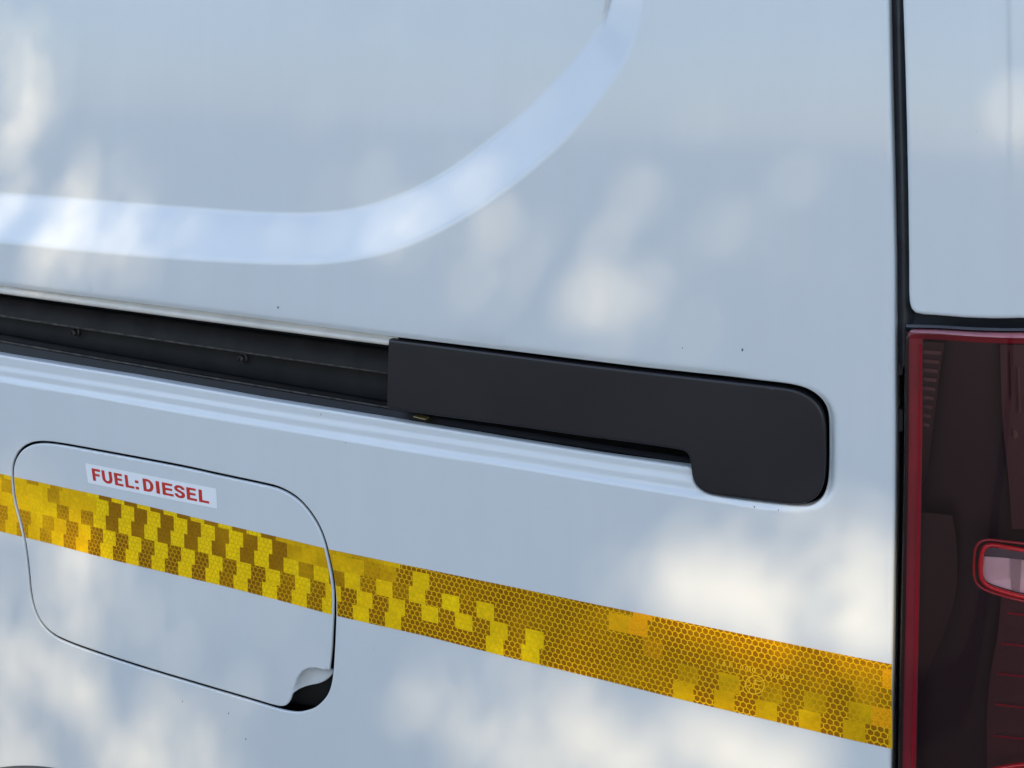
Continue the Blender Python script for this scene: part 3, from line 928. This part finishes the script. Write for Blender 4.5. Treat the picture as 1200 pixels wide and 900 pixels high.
# faint approval marks embossed in the tape
M_mark = simple('tape_mark', (1.0, .55, .01), .35, coat=.6)
def strokes(name, lines, wd, d, mat, parent):
    """flat lettering strokes on the side, given in photo pixels"""
    V = []; F = []
    for ln in lines:
        p = xz(ln)
        P = np.asarray(p)
        t = np.gradient(P, axis=0) if len(P) > 1 else P
        t = t / np.maximum(np.linalg.norm(t, axis=1, keepdims=True), 1e-9)
        nn = np.stack([-t[:, 1], t[:, 0]], -1) * wd / 2
        a, b_ = P + nn, P - nn
        n0 = len(V)
        for q in a: V.append(q)
        for q in b_: V.append(q)
        k = len(P)
        for i in range(k - 1): F.append((n0 + i, n0 + i + 1, n0 + k + i + 1, n0 + k + i))
    V = np.array(V)
    return mk(name, side3(V, panel_depth(V) + d), F, mat, parent, False)
def zoomp(lst, sc=7.5, ox=820, oy=750): return [[(ox + a / sc, oy + b_ / sc) for a, b_ in l] for l in lst]
cir = [(485 + 85 * math.cos(t), 390 + 80 * math.sin(t)) for t in np.linspace(0, 2 * math.pi, 25)]
def oo(cx, cy, rx=10, ry=18): return [(cx + rx * math.cos(t), cy + ry * math.sin(t)) for t in np.linspace(0, 2 * math.pi, 11)]
mk_lines = [cir, [(420, 350), (445, 352), (432, 368), (450, 380), (440, 400), (420, 398)],
            [(480, 350), (480, 420)], [(480, 352), (540, 362)], [(480, 385), (535, 395)], [(480, 420), (540, 430)],
            [(155, 178), (155, 222)], oo(215, 210), [(265, 195), (265, 240)], [(285, 200), (285, 243)], [(325, 212), (325, 250)], oo(370, 238), oo(415, 245), [(445, 232), (445, 278)], oo(475, 262),
            oo(620, 300, 12, 15), [(665, 295), (690, 300), (670, 325)], oo(730, 320, 11, 15), oo(770, 325, 11, 16), [(815, 318), (825, 350)]]
strokes('approval_mark', zoomp(mk_lines), .00060, -.0004, M_mark, van)

# ------------------------------------------------------------------ FUEL: DIESEL label on the flap
M_lab = simple('label_white', (.88, .90, .93), .4, var=.02)
M_red = simple('label_red', (.60, .035, .025), .4, var=.1, vs=300)
LT = np.array([(100, 542.5), (253.3, 572.5), (254.8, 596), (103.4, 565.8)], float)
LQ = xz(LT)
def lab(u_, t_):
    a = LQ[0] * (1 - u_) + LQ[1] * u_; b_ = LQ[3] * (1 - u_) + LQ[2] * u_
    return a * (1 - t_) + b_ * t_
def label():
    V = []; F = []; MI = []
    nx = 12
    cc_ = .02
    for j in range(2):
        for i in range(nx + 1): V.append(np.append(lab(i / nx, j), 0))
    for i in range(nx): F.append((i, nx + 1 + i, nx + 2 + i, i + 1)); MI.append(0)
    def poly(pts):
        n0 = len(V)
        for p in pts: V.append(np.append(lab(*p), 1))
        F.append(tuple(range(n0, n0 + len(pts)))); MI.append(1)
    def tz(x, y): return (x, .195 + .01 * x + y * .625)
    def rect(x0, x1, y0, y1): poly([tz(x0, y0), tz(x0, y1), tz(x1, y1), tz(x1, y0)])
    X = lambda z: (z - 70) / 1025.
    def gF(a, b_): a, b_ = X(a), X(b_); rect(a, a + .0245, 0, 1); rect(a + .0245, b_, 0, .19); rect(a + .0245, b_ - .008, .40, .585)
    def gE(a, b_): a, b_ = X(a), X(b_); rect(a, a + .0245, 0, 1); rect(a + .0245, b_ - .004, 0, .185); rect(a + .0245, b_ - .008, .395, .58); rect(a + .0245, b_, .815, 1)
    def gL(a, b_): a, b_ = X(a), X(b_); rect(a, a + .0245, 0, 1); rect(a + .0245, b_, .81, 1)
    def gI(a, b_): rect(X(a), X(b_), 0, 1)
    def band(pts, wx, wy):
        """bold stroke round a skeleton"""
        P = np.array(pts, float); t = np.gradient(P, axis=0); t[:, 0] /= wx; t[:, 1] /= wy
        t /= np.linalg.norm(t, axis=1, keepdims=True)
        nn = np.stack([-t[:, 1] * wx, t[:, 0] * wy], -1) / 2
        for i in range(len(P) - 1):
            poly([tz(*(P[i] + nn[i])), tz(*(P[i] - nn[i])), tz(*(P[i + 1] - nn[i + 1])), tz(*(P[i + 1] + nn[i + 1]))])
    def gU(a, b_):
        a, b_ = X(a), X(b_); w_ = .0245; m = (a + b_) / 2; rx = (b_ - a - w_) / 2
        pts = [(a + w_ / 2, 0), (a + w_ / 2, .35), (a + w_ / 2, .6)] + [(m - rx * math.cos(t), .62 + .29 * math.sin(t)) for t in np.linspace(.2, math.pi - .2, 11)] + [(b_ - w_ / 2, .6), (b_ - w_ / 2, .35), (b_ - w_ / 2, 0)]
        band(pts, w_, .20)
    def gD(a, b_):
        a, b_ = X(a), X(b_); w_ = .0245; rect(a, a + w_, 0, 1)
        mx_ = a + (b_ - a) * .45
        pts = [(a + w_, .0925), (mx_, .0925)] + [(mx_ + (b_ - w_ / 2 - mx_) * math.sin(t), .5 - .4075 * math.cos(t)) for t in np.linspace(.15, math.pi - .15, 13)] + [(mx_, .9075), (a + w_, .9075)]
        band(pts, w_, .20)
    def gS(a, b_):
        a, b_ = X(a), X(b_); w_ = .0245; m = (a + b_) / 2; rx = (b_ - a - w_) / 2
        k = [(1, .30), (.88, .18), (.5, .105), (0, .085), (-.55, .11), (-.92, .20), (-.98, .30), (-.75, .395), (-.2, .455), (.3, .51), (.85, .59), (1.0, .70), (.9, .82), (.5, .895), (0, .915), (-.55, .89), (-.9, .80), (-1, .68)]
        P = np.array([(m + rx * p, q) for p, q in k]); P = smooth(P, it=1)
        band(P, w_, .195)
    gF(118, 187); gU(199, 283); gE(301, 370); gL(387, 457)
    rect(X(468), X(495), .28, .50); rect(X(468), X(495), .78, 1.0)
    gD(531, 613); gI(633, 661); gE(682, 767); gS(775, 857); gE(870, 946); gL(962, 1037)
    V = np.array(V)
    P = side3(V[:, :2], -.00018 - .00010 * V[:, 2])
    return mk('fuel_label', P, F, [M_lab, M_red], door, False, MI)
label()

# small stone chips and scuffs in the paint
M_chip = simple('chip_dark', (.10, .10, .10), .7)
def chip(u, v, r, seed):
    rg = np.random.default_rng(seed)
    c = xz([(u, v)])[0]; n = 9
    L = np.array([c + r * (0.6 + .6 * rg.random()) * np.array([.6 * math.cos(t), math.sin(t)]) for t in np.linspace(0, 2 * math.pi, n, endpoint=False)])
    return mk('paint_chip', side3(L, panel_depth(L) - .0001), [tuple(range(n))], M_chip, van, False)
for i, (u, v, r) in enumerate([(326, 360, .0012), (870, 410, .0011), (800, 408, .0006), (372, 488, .0007), (405, 519, .0005), (875, 590, .0007), (884, 594, .0006), (912, 598, .0005), (214, 822, .0008), (268, 836, .0008), (288, 866, .0009)]):
    chip(u, v, r, i)

# ------------------------------------------------------------------ ground the van stands on
M_asph, nta, ba = new_mat('asphalt')
n1 = noise(nta, 60, 8, .7); r1 = ramp(nta, n1.outputs[0], [(.3, (.05, .052, .056)), (.7, (.10, .102, .106))])
nta.links.new(r1.outputs[0], ba.inputs['Base Color']); ba.inputs['Roughness'].default_value = .9
bump(nta, ba, n1.outputs[0], .5, .01)
g = mk('ground', [(-60, -60, 0), (60, -60, 0), (60, 60, 0), (-60, 60, 0)], [(0, 1, 2, 3)], M_asph, None, False)
g['kind'] = 'structure'

# ------------------------------------------------------------------ unseen tree across the way, leaf gaps placed so sun falls in chosen spots
TD = 5.2                                # metres from the van along the sunlight
e1 = np.cross([0, 0, 1], SUND); e1 /= np.linalg.norm(e1); e2 = np.cross(SUND, e1)
blobs = [  # photo x, y, radius x, radius y, openness, how broken up
    (25, 120, 34, 70, .32, .3), (50, 200, 60, 46, .40, .2), (60, 300, 90, 26, .46, .2), (430, 185, 30, 24, .10, .3), (120, 180, 24, 24, .16, .3), (15, 40, 24, 30, .2, .5), (135, 215, 26, 26, .16, .4), (458, 266, 34, 15, .85, .8), (250, 272, 50, 9, .4, .4),
    (560, 262, 30, 24, .18, .6),
    (560, 285, 55, 30, .20, .5), (615, 320, 80, 34, .50, .45), (700, 350, 80, 28, .46, .45), (770, 385, 50, 18, .34, .5), 
    (30, 620, 40, 60, .30, .5), (80, 670, 70, 50, .42, .5), (160, 700, 70, 40, .20, .6), (25, 760, 40, 70, .40, .6), (70, 830, 70, 70, .62, .75), (120, 880, 110, 40, .60, .75), (190, 860, 60, 60, .38, .8), (8, 895, 26, 40, .7, .3),
    (930, 640, 80, 44, .80, .6), (985, 680, 70, 60, .95, .6), (880, 607, 70, 16, .36, .4), (850, 690, 70, 44, .42, .8), (910, 720, 70, 40, .55, .8), (1015, 745, 50, 34, .75, .6), (770, 690, 50, 50, .20, .8),
    (560, 800, 70, 34, .50, .6), (620, 845, 120, 44, .70, .75), (700, 800, 60, 30, .14, .6), (650, 890, 110, 36, .95, .6), (740, 880, 80, 34, .6, .9), (860, 880, 100, 36, .85, .8), (970, 888, 80, 30, .85, .8), (530, 760, 40, 24, .22, .8), (1186, 90, 9, 70, .30, .5), (1190, 220, 7, 60, .26, .5), (850, 250, 90, 70, .035, .3), (250, 720, 100, 60, .03, .3)]
def sunfoot(u, v, off=0.0):
    p = un(np.array([float(u)]), np.array([float(v)]), off)[0]
    p = p - SUND * (p[1] / SUND[1])
    return p[[0, 2]]
BC = []
for (u, v, ru, rv, o_, br) in blobs:
    c = sunfoot(u, v); cx = sunfoot(u + ru, v) - c; cz_ = sunfoot(u, v + rv) - c
    BC.append((c[0], c[1], abs(cx[0]) + .003, abs(cz_[1]) + .003, o_, br))
band_c = np.array([sunfoot(u, v, DW * .5) for u, v in [(-40, 254), (60, 258), (150, 266), (240, 274), (330, 279), (400, 279), (450, 270), (490, 255)]])
band_d = np.array([sunfoot(u, v, DW * .5) for u, v in [(490, 255), (540, 222), (600, 178), (650, 135), (680, 105)]])
from mathutils import noise as mn
def openness(P):
    m = np.zeros(len(P)); brk = np.zeros(len(P))
    for (cx, cz_, rx, rz, o_, br) in BC:
        g_ = o_ * np.exp(-(((P[:, 0] - cx) / rx) ** 2 + ((P[:, 1] - cz_) / rz) ** 2) * 1.1)
        brk = np.where(g_ > m, br, brk); m = np.maximum(m, g_)
    d = segdist(P, band_c)
    bnd = .34 * np.exp(-(d / .011) ** 2); brk = np.where(bnd > m, .25, brk); m = np.maximum(m, bnd)
    d = segdist(P, band_d)
    bnd = .07 * np.exp(-(d / .011) ** 2); brk = np.where(bnd > m, .3, brk); m = np.maximum(m, bnd)
    idx = np.where(m > .01)[0]
    nz_ = np.ones(len(P))
    for i in idx:
        x, z = P[i]
        a_ = x * .75 + z * .45; b_ = -x * .45 + z * .75
        q = mn.fractal(Vector((a_ * 21, b_ * 11, 3.7)), .8, 2.1, 3)
        nz_[i] = min(1.5, max(0.0, .70 + 2.6 * q))
    return m * (1 - brk + brk * nz_)
TD = 3.9
cc0 = np.array([-.12, 0, .98])
def layer(step, layers, smin, smax, small):
    gx_, gy_ = np.meshgrid(np.arange(-1.45, 1.45, step), np.arange(-1.2, 1.2, step))
    A = np.tile(gx_.ravel(), layers); B_ = np.tile(gy_.ravel(), layers); NL = len(A)
    A = A + rng.uniform(-.7, .7, NL) * step; B_ = B_ + rng.uniform(-.7, .7, NL) * step; T = TD + rng.uniform(-.35, .35, NL)
    rad = np.sqrt((A / 1.45) ** 2 + (B_ / 1.2) ** 2); keep = rad < 1 - .12 * rng.random(NL)
    A, B_, T = A[keep], B_[keep], T[keep]
    C3 = cc0 + SUND * T[:, None] + e1 * A[:, None] + e2 * B_[:, None]
    tt = C3[:, 1] / SUND[1]; PP = C3 - SUND * tt[:, None]
    op = openness(PP[:, [0, 2]])
    keep = (op > .012) if small else (op <= .012)
    keep &= rng.random(len(op)) < np.clip(-np.log(np.clip(op * OPEN_GAIN, 1e-5, 1)) / 7.2, 0, 1)
    C3 = C3[keep]
    return C3, rng.uniform(smin, smax, len(C3))
OPEN_GAIN = 1.25
La, Lb = layer(.020, 6, .0175, .0255, False), layer(.0100, 6, .0085, .0130, True)
C3 = np.vstack([La[0], Lb[0]]); sz = np.concatenate([La[1], Lb[1]]); n = len(C3)
nrm = SUND + rng.normal(0, .55, (n, 3)); nrm /= np.linalg.norm(nrm, axis=1, keepdims=True)
tx = np.cross(nrm, rng.normal(0, 1, (n, 3))); tx /= np.linalg.norm(tx, axis=1, keepdims=True); ty = np.cross(nrm, tx)
shape = [(-1, 0, 0), (-.45, .42, .06), (.25, .46, .05), (1, 0, -.12), (.25, -.46, .05), (-.45, -.42, .06)]
V = np.concatenate([(C3 + tx * (a_ * sz)[:, None] + ty * (b_ * sz)[:, None] + nrm * (c_ * sz)[:, None])[:, None] for a_, b_, c_ in shape], 1).reshape(-1, 3)
me = bpy.data.meshes.new('foliage')
me.vertices.add(len(V)); me.vertices.foreach_set('co', V.ravel())
k6 = np.arange(n) * 6
F1 = np.stack([k6, k6 + 1, k6 + 2, k6 + 3], -1); F2 = np.stack([k6, k6 + 3, k6 + 4, k6 + 5], -1)
FF = np.vstack([F1, F2])
me.loops.add(FF.size); me.loops.foreach_set('vertex_index', FF.ravel())
me.polygons.add(len(FF)); me.polygons.foreach_set('loop_start', np.arange(0, FF.size, 4)); me.polygons.foreach_set('loop_total', np.full(len(FF), 4))
me.update(); me.validate()
M_leaf = simple('leaf', (.06, .10, .025), .5, var=.4, vs=3)
M_bark = simple('bark', (.10, .08, .06), .9, (60, .6, .01))
me.materials.append(M_leaf)
cen = cc0 + SUND * TD
tree = bpy.data.objects.new('shade_tree', None); tree.location = (cen[0], cen[1], 0); col.objects.link(tree)
tree['label'] = 'broad leafy tree across from the van whose leaves dapple the white paint'
tree['category'] = 'tree'
bpy.context.view_layer.update()
fo = bpy.data.objects.new('crown', me); fo['kind'] = 'stuff'; col.objects.link(fo); fo.parent = tree; fo.matrix_parent_inverse = tree.matrix_world.inverted()
def limb(name, pts, r0, r1, n=9):
    pts = np.array(pts, float); V = []; F = []
    for i, p in enumerate(pts):
        t = pts[min(i + 1, len(pts) - 1)] - pts[max(i - 1, 0)]; t /= np.linalg.norm(t)
        a_ = np.cross(t, [.3, .9, .1]); a_ /= np.linalg.norm(a_); b_ = np.cross(t, a_)
        r = r0 + (r1 - r0) * i / (len(pts) - 1)
        for k in range(n): V.append(p + r * (math.cos(2 * math.pi * k / n) * a_ + math.sin(2 * math.pi * k / n) * b_))
    for i in range(len(pts) - 1):
        for k in range(n): F.append((i * n + k, i * n + (k + 1) % n, (i + 1) * n + (k + 1) % n, (i + 1) * n + k))
    o = mk(name, V, F, M_bark, None); o.parent = tree; o.matrix_parent_inverse = tree.matrix_world.inverted()
    return o
tb = np.array([cen[0] + .3, cen[1] - 1.3, 0]); tp = cen + np.array([.1, -1.1, -.5])
limb('trunk', [tb + (tp - tb) * k / 8 + rng.normal(0, .012, 3) * (k > 0) for k in range(9)], .12, .07)
for k in range(7):
    t = 2 * math.pi * k / 7
    end = cen + e1 * .9 * math.cos(t) + e2 * .75 * math.sin(t)
    limb('branch', [tp + (end - tp) * q / 6 + np.array([0, 0, .25]) * math.sin(math.pi * q / 6) + rng.normal(0, .02, 3) * (0 < q < 6) for q in range(7)], .035, .006, 7)
